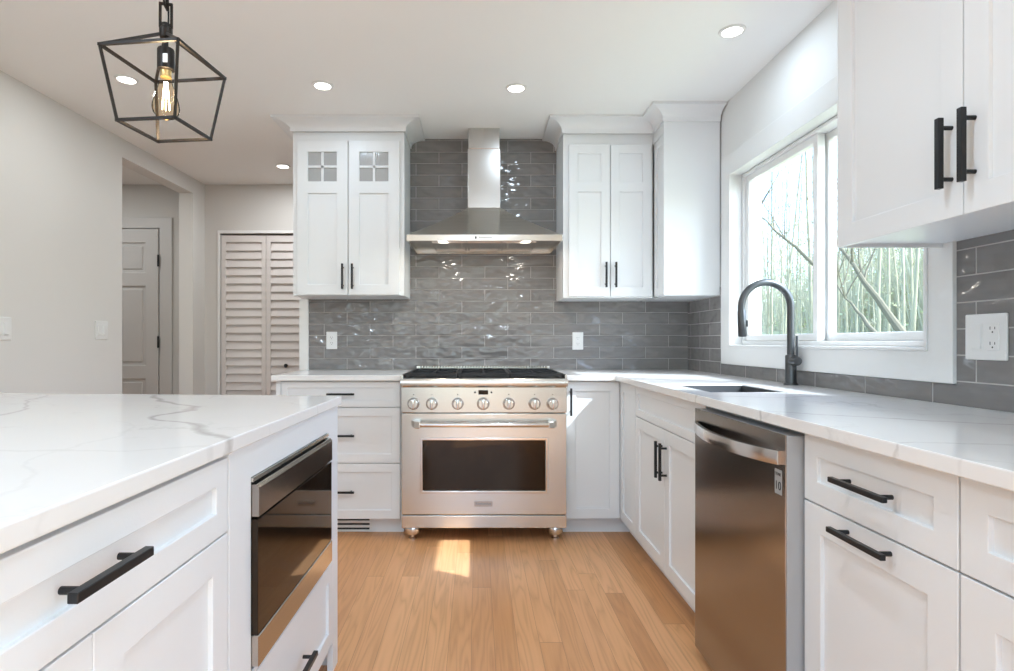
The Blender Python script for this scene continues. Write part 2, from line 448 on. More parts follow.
# ------------------------------------------------------------------ window
def window():
    root = bpy.data.objects.new('window_1', None); C.objects.link(root); root['kind'] = 'structure'
    root['label'] = 'white sliding kitchen window over the sink'; root['category'] = 'window'
    root.location = (WR, (WY0 + WY1) / 2, WZ0)
    L = lambda bm: xform(bm, Matrix.Translation(-Vector(root.location)))
    # flat casing boards
    bm = NB(); plate(bm, [1.684, WY0, WY1, 3.285], [.976, WZ0, WZ1, 2.145], lambda i, j: not (i == 1 and j == 1), WR - .02, WR - .0005, 'yzx')
    bevel(bm, .002); obj('window_casing', L(bm), TRIMW, root)
    # inner bead of the casing
    bm = NB(); e = .012; plate(bm, [WY0 - .0, WY0 + e, WY1 - e, WY1], [WZ0, WZ0 + e, WZ1 - e, WZ1], lambda i, j: not (i == 1 and j == 1), WR - .026, WR + .045, 'yzx')
    bevel(bm, .003); obj('window_jamb', L(bm), TRIMW, root)
    # vinyl main frame
    a, b, c, d = WY0 + .012, WY1 - .012, WZ0 + .012, WZ1 - .012
    bm = NB(); plate(bm, [a, a + .014, b - .014, b], [c, c + .020, d - .016, d], lambda i, j: not (i == 1 and j == 1), WR + .045, WR + .148, 'yzx')
    bevel(bm, .003); obj('window_frame', L(bm), VINYL, root)
    a += .014; b -= .014; c += .020; d -= .016
    mid = 2.515
    def sash(y0, y1, x0, x1, meet):
        bm = NB(); s_ = .034
        plate(bm, [y0, y0 + s_, y1 - s_ - meet, y1], [c, c + s_, d - s_, d], lambda i, j: not (i == 1 and j == 1), x0, x1, 'yzx')
        bevel(bm, .004); f = obj('sash', L(bm), VINYL, root)
        bm = NB(); xm = (x0 + x1) / 2
        box(bm, xm - .003, xm + .003, y0 + s_ - .004, y1 - s_ - meet + .004, c + s_ - .004, d - s_ + .004)
        obj('pane', L(bm), PANE, f)
    sash(mid - .028, b, WR + .060, WR + .096, 0)
    sash(a, mid + .028, WR + .104, WR + .140, .03)
window()

# ------------------------------------------------------------------ hall door, closet doors
def hall_door():
    root = bpy.data.objects.new('door_1', None); C.objects.link(root); root['kind'] = 'structure'
    root['label'] = 'white six panel door in the hall with dark hinges'; root['category'] = 'door'
    x1 = -2.748; x0 = x1 - .76; zt = 2.075
    root.location = (x0, FAR, 0)
    L = lambda bm: xform(bm, Matrix.Translation(-Vector(root.location)))
    bm = NB(); st = .11
    xs = [x0, x0 + st, (x0 + x1) / 2 - .045, (x0 + x1) / 2 + .045, x1 - st, x1]
    zs = [.01, .22, .78, .90, 1.58, 1.70, 1.955, zt]
    pan = lambda i, j: i in (1, 3) and j in (1, 3, 5)
    plate(bm, xs, zs, lambda i, j: not pan(i, j), FAR - .03, FAR - .008)
    bevel(bm, .006, 2)
    for i in (1, 3):
        for j in (1, 3, 5):
            box(bm, xs[i] - .002, xs[i + 1] + .002, FAR - .017, FAR - .008, zs[j] - .002, zs[j + 1] + .002)
            b2 = NB(); box(b2, xs[i] + .025, xs[i + 1] - .025, FAR - .026, FAR - .01, zs[j] + .025, zs[j + 1] - .025); bevel(b2, .008, 1); join(bm, b2)
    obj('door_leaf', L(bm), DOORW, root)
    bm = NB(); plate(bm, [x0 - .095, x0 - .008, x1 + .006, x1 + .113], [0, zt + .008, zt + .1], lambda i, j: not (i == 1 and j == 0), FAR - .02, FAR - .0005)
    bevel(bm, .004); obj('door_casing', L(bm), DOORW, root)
    for z in (1.80, 1.10, .28):
        bm = NB(); cyl(bm, (x1 + .004, FAR - .034, z - .05), (x1 + .004, FAR - .034, z + .05), .009, 10)
        obj('hinge', L(bm), BLACK, root)
    bm = NB(); sweep(bm, [(x0 + .06, FAR - .03, .95), (x0 + .06, FAR - .06, .95), (x0 + .06, FAR - .075, .95), (x0 + .06, FAR - .095, .95)], [.012, .012, .028, .02], 16)
    obj('door_knob', L(bm), BLACK, root, True)
hall_door()
def louvre_leaf(n, x0, x1, knob, label):
    root = bpy.data.objects.new('door_%d' % n, None); C.objects.link(root); root['kind'] = 'structure'
    root['label'] = label; root['category'] = 'door'
    y0, y1 = FAR + .012, FAR + .042; z0, z1 = .012, CZ - .012
    root.location = (x0, FAR, 0)
    L = lambda bm: xform(bm, Matrix.Translation(-Vector(root.location)))
    s_ = .04
    bm = NB(); plate(bm, [x0, x0 + s_, x1 - s_, x1], [z0, z0 + .1, z1 - .06, z1], lambda i, j: not (i == 1 and j == 1), y0, y1)
    bevel(bm, .003); obj('leaf_frame', L(bm), LOUV, root)
    bm = NB(); pitch = .071
    for za, zb in ((z0 + .1, z1 - .06),):
        k = int(round((zb - za) / pitch)); st = (zb - za) / k
        for i in range(k):
            zc = za + (i + .5) * st
            b2 = NB(); box(b2, x0 + s_ - .001, x1 - s_ + .001, -.004, .004, -.0405, .0405)
            xform(b2, Matrix.Translation((0, (y0 + y1) / 2, zc)) @ Matrix.Rotation(R(-15), 4, 'X')); join(bm, b2)
    obj('louvre_slat', L(bm), LOUV, root)
    if knob:
        bm = NB(); sweep(bm, [(knob, y0, .895), (knob, y0 - .012, .895), (knob, y0 - .018, .895), (knob, y0 - .03, .895)], [.008, .008, .018, .014], 16)
        obj('door_knob', L(bm), BLACK, root, True)
lw_ = (CX1 - CX0 - .012) / 4
for k, (kn, lb) in enumerate(((None, 'left louvred closet door leaf at the passage end'), (-1.655, 'louvred closet door leaf with the dark knob'),
                              (None, 'louvred closet door leaf hidden behind the tall wall stub'), (None, 'last louvred closet door leaf behind the wall stub'))):
    louvre_leaf(2 + k, CX0 + .003 + k * (lw_ + .002), CX0 + .003 + k * (lw_ + .002) + lw_, kn, lb)
bm = NB(); plate(bm, [CX0 - .02, CX0, CX1, CX1 + .02], [0, CZ, CZ + .025], lambda i, j: not (i == 1 and j == 0), FAR - .012, FAR - .0005)
bevel(bm, .003); struct('trim_2', bm, TRIMW, 'thin white trim around the louvred closet', 'trim')

# ------------------------------------------------------------------ cabinets
def shaker(parent, name, x0, x1, z0, z1, fw=.057, panels=None, t=.02, rec=.009):
    """shaker front in the cabinet's own frame; its face is at y = 0"""
    if panels is None: panels = [(z0 + fw, z1 - fw)]
    xs = [x0, x0 + fw, x1 - fw, x1]; zs = [z0]; holes = []
    for a, b in panels:
        holes.append(len(zs)); zs += [a, b]
    zs.append(z1)
    bm = NB(); plate(bm, xs, zs, lambda i, j: not (i == 1 and j in holes), 0, t)
    bevel(bm, .0016, 2)
    for a, b in panels: box(bm, xs[1] - .004, xs[2] + .004, rec, t - .001, a - .004, b + .004)
    return obj(name, bm, WHITE, parent)
def handle(parent, c, length, vert=False, bar=.0115, so_=.035):
    """square bar pull on two posts, label only where it differs"""
    bm = NB(); h = length / 2
    if vert: box(bm, c[0] - bar / 2, c[0] + bar / 2, -so_, -so_ + bar, c[1] - h, c[1] + h)
    else: box(bm, c[0] - h, c[0] + h, -so_, -so_ + bar, c[1] - bar / 2, c[1] + bar / 2)
    bevel(bm, .001, 1)
    for s_ in (-1, 1):
        q = s_ * (h - .022)
        p = (c[0], c[1] + q) if vert else (c[0] + q, c[1])
        b2 = NB(); sweep(b2, [(p[0], -so_ + bar - .001, p[1]), (p[0], .0, p[1])], .005, 12); join(bm, b2)
    o = obj('handle', bm, BLACK, parent); o['label'] = 'black bar handle'; return o
def carcass(parent, w_, d, z0, z1, y0=.021, shelves=(), top=True, front_stile=0.0, t=.018, x0=0.0):
    bm = NB(); x1 = x0 + w_
    box(bm, x0, x0 + t, y0, d, z0, z1); box(bm, x1 - t, x1, y0, d, z0, z1)
    box(bm, x0 + t, x1 - t, y0, d, z0, z0 + t)
    if top: box(bm, x0 + t, x1 - t, y0, d, z1 - t, z1)
    box(bm, x0 + t, x1 - t, d - .008, d, z0 + t, z1 - t if top else z1)
    for s_ in shelves: box(bm, x0 + t, x1 - t, y0 + .02, d - .008, s_, s_ + t)
    return obj('carcass', bm, WHITE, parent)
def toe(parent, x0, x1, d=.075, h=.10):
    bm = NB(); box(bm, x0, x1, d, d + .018, 0, h); return obj('toe_kick', bm, WHITE, parent)
def crown_prof(z0, z1, p):
    pr = [(0, z0), (.010, z0), (.010, z0 + .012)]
    for k in range(9):
        a = k / 8 * PI / 2
        pr.append((.010 + (p - .018) * (1 - math.cos(a)), z0 + .012 + (z1 - z0 - .026) * math.sin(a)))
    pr += [(p, z1 - .014), (p, z1), (0, z1)]
    return pr

# --- back run uppers (door plane y = 3.51)
FU = 3.51; DU = WB - .009 - FU
CRZ = 2.397
# left of the hood, doors with small panes
rt = thing('upper_cabinet', 'white upper cabinet left of the hood with small four pane windows in its doors', 'cabinet', (-1.139, FU, 1.387))
W_ = .690
def zl(z): return z - 1.387
carcass(rt, W_, DU, 0, CEIL - .002 - 1.387, shelves=(zl(1.72), zl(2.03)))
bm = NB(); plate(bm, [0, .03, W_ - .03, W_], [0, .006, zl(2.345), CEIL - .002 - 1.387], lambda i, j: not (i == 1 and j == 1), .0205, .04)
obj('face_frame', bm, WHITE, rt)
for x0, x1, hx in ((.029, .343, .343 - .028), (.347, .661, .347 + .028)):
    fw = .068
    xs = [x0, x0 + fw, x1 - fw, x1]
    bm = NB(); za, zb = zl(2.090), zl(2.272)
    plate(bm, xs, [zl(1.391), zl(1.455), zl(2.017), za, zb, zl(2.343)], lambda i, j: not (i == 1 and j in (1, 3)), 0, .02)
    bevel(bm, .0016, 2)
    box(bm, xs[1] - .004, xs[2] + .004, .009, .019, zl(1.455) - .004, zl(2.017) + .004)
    d = obj('door', bm, WHITE, rt)
    xm = (x0 + x1) / 2; zm = (za + zb) / 2
    bm = NB(); box(bm, xm - .007, xm + .007, .002, .018, za - .001, zb + .001); box(bm, xs[1] - .001, xs[2] + .001, .002, .018, zm - .007, zm + .007)
    obj('muntin', bm, WHITE, d)
    bm = NB(); box(bm, xs[1] - .003, xs[2] + .003, .010, .013, za - .003, zb + .003); obj('pane', bm, SEED, d)
    handle(d, (hx, zl(1.502)), .155, True)
bm = NB(); crown(bm, [(0, DU), (0, 0.005), (W_, 0.005), (W_, DU)], crown_prof(zl(CRZ), zl(CEIL - .001), .10)); obj('crown_moulding', bm, WHITE, rt)
# right of the hood
rt = thing('upper_cabinet', 'white two door upper cabinet between the hood and the window corner', 'cabinet', (.533, FU, 1.372))
W_ = .5565
def zl(z): return z - 1.372
carcass(rt, W_, DU, 0, CEIL - .002 - 1.372)
bm = NB(); plate(bm, [0, .034, W_ - .008, W_], [0, .006, zl(2.320), CEIL - .002 - 1.372], lambda i, j: not (i == 1 and j == 1), .0205, .04)
obj('face_frame', bm, WHITE, rt)
for x0, x1, hx in ((.034, .286, .286 - .028), (.290, .542, .290 + .028)):
    d = shaker(rt, 'door', x0, x1, zl(1.381), zl(2.318), .055, [(zl(1.44), zl(2.025)), (zl(2.085), zl(2.26))])
    handle(d, (hx, zl(1.512)), .155, True)
bm = NB(); crown(bm, [(0, DU), (0, 0.005), (W_, 0.005)], crown_prof(zl(CRZ - .012), zl(CEIL - .001), .095), 0, 1); obj('crown_moulding', bm, WHITE, rt)
# corner upper on the right wall, end panel towards the camera
rt = thing('upper_cabinet', 'white corner upper cabinet showing its plain end panel beside the window', 'cabinet', (1.09, WB - .009, 1.372), R(-90))
W_ = WB - .009 - 3.33; DD = 1.417 - 1.09
carcass(rt, W_, DD, 0, CEIL - .002 - 1.372)
d = shaker(rt, 'door', DU + .003, W_ - .004, zl(1.381), zl(2.318), .045)
bm = NB(); plate(bm, [0, W_], [zl(2.321), CEIL - .002 - 1.372], lambda i, j: True, .0, .0205); obj('face_frame', bm, WHITE, rt)
bm = NB(); box(bm, W_ - .0005, W_ + .006, 0.0, DD, 0, CEIL - .002 - 1.372); bevel(bm, .001, 1); obj('end_panel', bm, WHITE, rt)
bm = NB(); crown(bm, [(DU - .0035, 0.0), (W_ + .006, 0.0), (W_ + .006, DD)], crown_prof(zl(CRZ - .012), zl(CEIL - .001), .095), 1, 0); obj('crown_moulding', bm, WHITE, rt)
# near upper on the right wall
rt = thing('upper_cabinet', 'large white upper cabinet at top right above the near counter', 'cabinet', (1.09, 1.72, 1.385), R(-90))
W_ = .885; DD = 1.417 - 1.09
def zl(z): return z - 1.385
carcass(rt, W_, DD, 0.012, CEIL - .002 - 1.385, y0=.021)
bm = NB(); box(bm, -.006, .0005, 0.0, DD, 0, CEIL - .002 - 1.385); bevel(bm, .001, 1); obj('end_panel', bm, WHITE, rt)
for x0, x1, hx in ((.001, .4405, .4405 - .029), (.4435, .883, .4435 + .029)):
    d = shaker(rt, 'door', x0, x1, .001, zl(2.36), .062)
    handle(d, (hx, zl(1.532)), .162, True, .013, .036)
bm = NB(); plate(bm, [0, W_], [zl(2.363), CEIL - .002 - 1.385], lambda i, j: True, .0, .0205); obj('face_frame', bm, WHITE, rt)
bm = NB(); crown(bm, [(-.006, DD), (-.006, 0.0), (W_, 0.0)], crown_prof(zl(CRZ), zl(CEIL - .001), .088)); obj('crown_moulding', bm, WHITE, rt)

# --- base cabinets of the back run (door plane y = FB)
DB = WB - .009 - FB
rt = thing('base_cabinet', 'white three drawer base cabinet left of the steel range', 'cabinet', (-1.139, FB, 0))
W_ = .715
carcass(rt, W_, DB, .10, CB, y0=.021); toe(rt, 0, W_)
bm = NB(); box(bm, 0, .026, .0, .0205, .10, CB); obj('filler', bm, WHITE, rt)
for z0, z1 in ((.732, .876), (.415, .728), (.097, .411)):
    d = shaker(rt, 'drawer_front', .029, W_ - .012, z0, z1, .05 if z0 < .7 else .036)
    handle(d, ((.029 + W_ - .012) / 2 + .005, (z0 + z1) / 2 + (.0 if z0 < .7 else .002)), .155)
vt = thing('vent_register', 'white toe kick vent with black slots under the drawer cabinet', 'vent', (-.86, FB + .075, 0))
bm = NB(); plate(bm, [0, .012, .238, .25], [.004, .014, .026, .040, .052, .066, .078, .090], lambda i, j: not (i == 1 and j % 2 == 1), -.006, -.0005); bevel(bm, .001, 1)
obj('grille', bm, PLATE, vt)
bm = NB(); box(bm, .004, .246, -.0012, -.0006, .006, .088); obj('duct_opening', bm, SLOT, vt)
# corner unit: one leaf faces the range side, one faces the aisle
rt = thing('base_cabinet', 'white corner base cabinet right of the range with an upright black handle', 'cabinet', (.499, FB, 0))
bm = NB()
cxs = [0, .018, FR + .021 - .499, WR - .012 - .499]; cys = [2.912 - FB, .021, DB]
plate(bm, cxs, cys, lambda i, j: not (i in (0, 1) and j == 0), .10, CB - .001, 'xyz'); obj('carcass', bm, WHITE, rt)
bm = NB(); box(bm, 0, FR - .499 + .075, .075, .093, 0, .10); box(bm, FR - .499 + .075, FR - .499 + .093, 2.912 - FB, .093, 0, .10); obj('toe_kick', bm, WHITE, rt)
d = shaker(rt, 'door', .004, FR - .499 - .002, .10, .876, .055)
handle(d, (.030, .762), .155, True)
bm0 = NB()
d = shaker(rt, 'door', 0, .312, .10, .876, .055)
d.rotation_euler = (0, 0, R(-90)); d.location = (FR - .499, -.003, 0)

# --- right run (door plane x = FR), local x runs towards the camera
DR = WR - .012 - FR
rt = thing('base_cabinet', 'white sink base cabinet with two doors and a false drawer front', 'cabinet', (FR, 2.910, 0), R(-90))
W_ = .892
carcass(rt, W_, DR, .10, CB, top=False); toe(rt, 0, W_)
shaker(rt, 'drawer_front', .002, W_ - .002, .724, .876, .036)
for x0, x1, hx in ((.002, .4445, .4445 - .027), (.4475, W_ - .002, .4475 + .027)):
    d = shaker(rt, 'door', x0, x1, .10, .720, .057)
    handle(d, (hx, .587), .160, True)
def drawer_door(y, w_, label):
    rt = thing('base_cabinet', label, 'cabinet', (FR, y, 0), R(-90))
    carcass(rt, w_, DR, .10, CB); toe(rt, 0, w_)
    d = shaker(rt, 'drawer_front', .0015, w_ - .0015, .7145, .877, .052)
    handle(d, (w_ / 2 + .01, .797), .170, False, .0115, .036)
    d = shaker(rt, 'door', .0015, w_ - .0015, .10, .7105, .066)
    handle(d, (w_ / 2 + .005, .685), .172, False, .0115, .036)
drawer_door(1.412, .4535, 'white base cabinet with drawer and pull-out door right beside the dishwasher')
drawer_door(.957, .4535, 'white base cabinet cut off by the right edge of the photo')

# --- dishwasher
def dishwasher():
    rt = thing('dishwasher', 'dark stainless dishwasher with a bowed handle under the right counter', 'dishwasher', (.767, 2.006, 0), R(-90))
    w_ = .588
    bm = NB(); box(bm, .003, w_ - .003, .058, DR - .03, .04, .872); obj('tub', bm, GREYPL, rt)
    bm = NB(); box(bm, 0, w_, .004, .056, .034, .866); bevel(bm, .002); obj('door_edge', bm, GREYPL, rt)
    bm = NB(); box(bm, 0, w_, 0, .0045, .032, .868); bevel(bm, .0015); dr = obj('door', bm, DARKSTEEL, rt)
    # bowed flat handle
    bm = NB(); n = 24; rings = []
    for i in range(n + 1):
        t = i / n; x = .018 + t * (w_ - .036); yb = -.004 - .040 * math.sin(PI * t) ** .8
        zc = .808 - .004 * math.sin(PI * t); hh = .0175
        rings.append([bm.verts.new(c) for c in ((x, yb - .006, zc - hh), (x, yb - .008, zc), (x, yb - .006, zc + hh), (x, yb + .006, zc + hh), (x, yb + .006, zc - hh))])
    for a, b in zip(rings, rings[1:]):
        for k in range(5): bm.faces.new([a[k], a[(k + 1) % 5], b[(k + 1) % 5], b[k]])
    bm.faces.new(rings[0]); bm.faces.new(list(reversed(rings[-1])))
    h = obj('handle', bm, STEELP, dr, True); h['label'] = 'bowed bright steel handle'
    bm = NB(); box(bm, .539, .572, -.0008, 0, .713, .776); st = obj('sticker', bm, GREYPL, dr); st['label'] = 'small grey sticker marked 10'
    bm = text_bm('10', .031); xform(bm, Matrix.Translation((.5555, -.0012, .734)) @ Matrix.Rotation(R(90), 4, 'X')); obj('lettering', bm, SLOT, st)
    bm = text_bm('YEAR', .0115); xform(bm, Matrix.Translation((.5555, -.0012, .764)) @ Matrix.Rotation(R(90), 4, 'X')); obj('lettering', bm, SLOT, st)
    bm = NB(); box(bm, .004, w_ - .004, .062, .075, 0, .039); obj('toe_kick', bm, BLACK, rt)
dishwasher()

# --- counters
Q1 = quartz('quartz left run', [], (0, 0, 0))
bm = NB(); box(bm, -1.154, -.4215, 3.19, WB - .009, CB, CT); bevel(bm, .003)
o = tag(obj('countertop', bm, Q1), 'short white quartz countertop left of the range', 'countertop'); rebase(o, (-.79, 3.5, CB))
SX0, SX1, SY0, SY1 = .872, 1.165, 2.125, 2.50
Q2 = quartz('quartz right run', [(0, [(.70, 1.62), (.90, 1.46), (1.03, 1.385), (1.21, 1.285), (1.43, 1.18)], .009, .55), (0, [(.77, 2.02), (1.0, 1.93), (1.2, 1.96), (1.43, 1.83)], .008, .4),
                                (0, [(.70, .98), (.85, 1.06), (1.0, 1.02), (1.43, .88)], .007, .35)], (1.1, 2.0, CB))
bm = NB(); plate(bm, [.499, .775, SX0, SX1, WR - .009], [.50, SY0, SY1, 3.19, WB - .009], lambda i, j: not ((i == 0 and j < 3) or (i == 2 and j == 1)), CB, CT, 'xyz'); bevel(bm, .0025)
o = tag(obj('countertop', bm, Q2), 'long L shaped white quartz countertop with the sink under the window', 'countertop'); rebase(o, (1.1, 2.0, CB))
# --- sink bowl
bm = NB(); e = -.0015; zb = .70; zt = CT - .004
outer = [(SX0 - e, SY0 - e), (SX1 + e, SY0 - e), (SX1 + e, SY1 + e), (SX0 - e, SY1 + e)]
inner = [(SX0 + .005, SY0 + .005), (SX1 - .005, SY0 + .005), (SX1 - .005, SY1 - .005), (SX0 + .005, SY1 - .005)]
lo_in = [(SX0 + .012, SY0 + .012), (SX1 - .012, SY0 + .012), (SX1 - .012, SY1 - .012), (SX0 + .012, SY1 - .012)]
rg = [[bm.verts.new((x, y, z)) for x, y in ps] for ps, z in ((outer, zb - .006), (outer, zt), (inner, zt), (lo_in, zb))]
for a, b in zip(rg, rg[1:]):
    for k in range(4): bm.faces.new([a[k], a[(k + 1) % 4], b[(k + 1) % 4], b[k]])
bm.faces.new(rg[0]); bm.faces.new(rg[-1]); bevel(bm, .0012)
sk = thing('sink', 'dark undermount sink sunk in the right counter below the faucet', 'sink', ((SX0 + SX1) / 2, (SY0 + SY1) / 2, zb))
o = obj('bowl', bm, SINKM, sk, True); o.data.transform(Matrix.Translation(-Vector(sk.location)))
bm = NB(); lathe(bm, [(0, .001), (.038, .001), (.042, .004), (.030, .004), (.026, .002), (0, .002)], 32); obj('drain', bm, STEELP, sk, True)

# --- faucet
def faucet():
    fx, fy = 1.372, 2.492
    rt = thing('faucet', 'gunmetal gooseneck pull-down faucet behind the sink', 'faucet', (fx, fy, CT))
    bm = NB(); lathe(bm, [(0, 0), (.029, 0), (.029, .004), (.025, .009), (0, .009)], 32); obj('base_ring', bm, GUN, rt, True)
    bm = NB(); lathe(bm, [(.0225, .008), (.0225, .125), (.0205, .13), (.0155, .131), (0, .131)], 32); obj('body', bm, GUN, rt, True)
    Rr = .108; zc = 1.252 - CT
    pts = [(0, 0, .12), (0, 0, zc * .6), (0, 0, zc)]
    for k in range(1, 25):
        a = k / 24 * R(186); pts.append((-Rr + Rr * math.cos(a), 0, zc + Rr * math.sin(a)))
    bm = NB(); sweep(bm, pts, .0150, 20); obj('neck', bm, GUN, rt, True)
    e = Vector(pts[-1]); d = (Vector(pts[-1]) - Vector(pts[-2])).normalized()
    bm = NB(); sweep(bm, [e - d * .002, e + d * .004, e + d * .008, e + d * .112, e + d * .118], [.0152, .0152, .0168, .0178, .0150], 20); obj('spray_head', bm, GUN, rt, True)
    bm = NB(); c = e + d * .06 + Vector((.017, -.006, 0)); box(bm, c.x - .004, c.x + .004, c.y - .006, c.y + .006, c.z - .014, c.z + .014); bevel(bm, .002); obj('spray_button', bm, BLACK, rt)
    zh = .105
    bm = NB(); sweep(bm, [(0, 0, zh), (0, -.052, zh), (0, -.058, zh)], [.0195, .0195, .016], 24); hv = obj('valve', bm, GUN, rt, True)
    bm = NB(); sweep(bm, [(0, -.046, zh + .015), (0, -.046, zh + .06), (0, -.047, zh + .108)], [.0055, .0052, .0045], 12); obj('lever', bm, GUN, rt, True)
faucet()

# ------------------------------------------------------------------ range
def gas_range():
    x0, x1 = -.4165, .4945; yf = 3.13; xc = (x0 + x1) / 2; w_ = x1 - x0
    rt = thing('range', 'wide stainless gas range with seven knobs under the hood', 'range', (xc, yf, 0))
    h = w_ / 2
    bm = NB(); box(bm, -h + .004, h - .004, .045, WB - .012 - yf, .085, .895); obj('body', bm, STEELV, rt)
    # door
    bm = NB(); ww = .336; wz0, wz1 = .284, .560
    plate(bm, [-h + .002, -ww, ww, h - .002], [.152, wz0, wz1, .706], lambda i, j: not (i == 1 and j == 1), 0.0, .044); bevel(bm, .003)
    dr = obj('door', bm, STEEL, rt)
    bm = NB(); e = .016; plate(bm, [-ww - e, -ww, ww, ww + e], [wz0 - e, wz0, wz1, wz1 + e], lambda i, j: not (i == 1 and j == 1), -.005, .004); bevel(bm, .0035, 2)
    o = obj('window_bezel', bm, STEELP, dr)
    bm = NB(); box(bm, -ww - .002, ww + .002, .008, .03, wz0 - .002, wz1 + .002); obj('window_glass', bm, GLASSK, dr)
    # handle with two flared brackets
    zh = .654
    bm = NB(); cyl(bm, (-.355, -.062, zh), (.355, -.062, zh), .0135, 24)
    hd = obj('handle', bm, STEELP, dr, True)
    for s_ in (-1, 1):
        bm = NB()
        a = [(s_ * .345, -.078), (s_ * .375, -.070), (s_ * .40, 0.0), (s_ * .355, 0.0), (s_ * .345, -.046)]
        lo = [bm.verts.new((x, y, zh - .019)) for x, y in a]; hi = [bm.verts.new((x, y, zh + .019)) for x, y in a]
        bm.faces.new(lo); bm.faces.new(list(reversed(hi)))
        for k in range(5): bm.faces.new([lo[k], lo[(k + 1) % 5], hi[(k + 1) % 5], hi[k]])
        bevel(bm, .004); obj('bracket', bm, STEEL, hd)
    bm = NB(); box(bm, -.054, .046, -.0025, 0.001, .197, .228); bevel(bm, .001, 1); pl = obj('name_plate', bm, STEELM, dr)
    bm = text_bm('KitchenAid', .019); xform(bm, Matrix.Translation((-.004, -.0028, .2125)) @ Matrix.Rotation(R(90), 4, 'X')); obj('lettering', bm, mat('etched steel', (.20, .18, .165), .4, .8), pl)
    # kick panel
    bm = NB(); box(bm, -h + .002, h - .002, .0, .044, .078, .147); bevel(bm, .003); obj('kick_panel', bm, STEEL, rt)
    # control panel
    bm = NB(); box(bm, -h, h, -.004, .05, .7125, .853); bevel(bm, .003); cp = obj('control_panel', bm, STEEL, rt)
    # bullnose front of the hob
    bm = NB(); pr = [(.05, .854), (-.014, .854), (-.024, .862), (-.028, .876), (-.024, .890), (-.012, .899), (.05, .900)]
    L_ = [[bm.verts.new((s_ * (h + .001), y, z)) for y, z in pr] for s_ in (-1, 1)]
    bm.faces.new(L_[0]); bm.faces.new(list(reversed(L_[1])))
    for k in range(len(pr)): bm.faces.new([L_[0][k], L_[0][(k + 1) % len(pr)], L_[1][(k + 1) % len(pr)], L_[1][k]])
    obj('bullnose', bm, STEEL, rt, True)
    # display and buttons
    zk = .762
    bm = NB(); box(bm, -.031, .022, -.0055, -.003, .812, .836); obj('display', bm, GLASSK, cp)
    for xx in (-.05, .04):
        bm = NB(); cyl(bm, (xx, -.006, .824), (xx, -.003, .824), .005, 12); obj('button', bm, BLACK, cp)
    # knobs
    for px in (413.2, 431.7, 457.6, 483.2, 508.9, 534.8, 552.9):
        kx = (px - 477) * (yf - .02) / F_PX - xc
        big = abs(px - 483.2) < 1
        r = .033 if not big else .035
        bm = NB()
        sweep(bm, [(kx, -.003, zk), (kx, -.010, zk), (kx, -.012, zk)], [r, r, r * .94], 32)
        kb = obj('knob', bm, DARKSTEEL, cp, True)
        bm = NB()
        sweep(bm, [(kx, -.011, zk), (kx, -.030, zk), (kx, -.034, zk)], [r * .80, r * .76, r * .66], 32); obj('cap', bm, STEEL, kb, True)
        bm = NB(); box(bm, kx - .0075, kx + .0075, -.050, -.030, zk - r * .80, zk + r * .80); bevel(bm, .004, 3); obj('grip', bm, STEELP, kb, True)
        bm = NB(); cyl(bm, (kx, -.0055, zk + r + .017), (kx, -.0035, zk + r + .017), .003, 10); obj('indicator_dot', bm, SLOT, kb)
    # hob tray, rails, riser
    yb = WB - .014 - yf
    bm = NB(); box(bm, -h + .014, h - .014, .05, yb, .880, .899); obj('hob_tray', bm, mat('black enamel', (.01, .01, .01), .25), rt)
    for s_ in (-1, 1):
        bm = NB(); box(bm, s_ * h - (.012 if s_ > 0 else 0), s_ * h + (.012 if s_ < 0 else 0), -.004, yb, .8955, .921); bevel(bm, .002); obj('side_rail', bm, STEEL, rt)
    bm = NB(); box(bm, -h + .013, h - .013, yb - .035, yb, .8995, .942); bevel(bm, .003); rs = obj('rear_riser', bm, STEEL, rt)
    bm = NB()
    for k in range(46):
        xx = -h + .04 + k * (w_ - .08) / 45; box(bm, xx, xx + .008, yb - .0365, yb - .0352, .930, .940)
    obj('vent_slot', bm, SLOT, rs)
    # burners and grates
    gw = (w_ - .036) / 3
    for i in range(3):
        gx0 = -h + .018 + i * gw + .002; gx1 = gx0 + gw - .004; gm = (gx0 + gx1) / 2
        ya, yc = .030, yb - .040
        bm = NB(); b_ = .0065; zt, zb_ = .926, .910
        for yy in (ya + b_, yc - b_): box(bm, gx0, gx1, yy - b_, yy + b_, zb_, zt)
        for xx in (gx0 + b_, gx1 - b_): box(bm, xx - b_, xx + b_, ya + 2 * b_, yc - 2 * b_, zb_, zt)
        box(bm, gx0 + 2 * b_, gx1 - 2 * b_, (ya + yc) / 2 - b_, (ya + yc) / 2 + b_, zb_, zt)
        for q in (.25, .75):
            cy = ya + (yc - ya) * q
            for a in range(8):
                an = a * PI / 4; dx, dy = math.cos(an), math.sin(an)
                ln = min((gx1 - gx0) / 2 / max(abs(dx), 1e-3), (yc - ya) / 4 / max(abs(dy), 1e-3)) - b_
                beam(bm, (gm + dx * .028, cy + dy * .028, zt - .006), (gm + dx * ln, cy + dy * ln, zt - .006), .009)
        for xx in (gx0 + .008, gx1 - .008):
            for yy in (ya + .008, yc - .008): box(bm, xx - .006, xx + .006, yy - .006, yy + .006, .8992, zb_ + .001)
        obj('grate', bm, IRON, rt)
        for q in (.25, .75):
            cy = ya + (yc - ya) * q
            bm = NB(); lathe(bm, [(0, .8992), (.048, .8992), (.048, .906), (.036, .912), (.036, .917), (.03, .919), (0, .919)], 28, gm, cy); obj('burner', bm, IRON, rt, True)
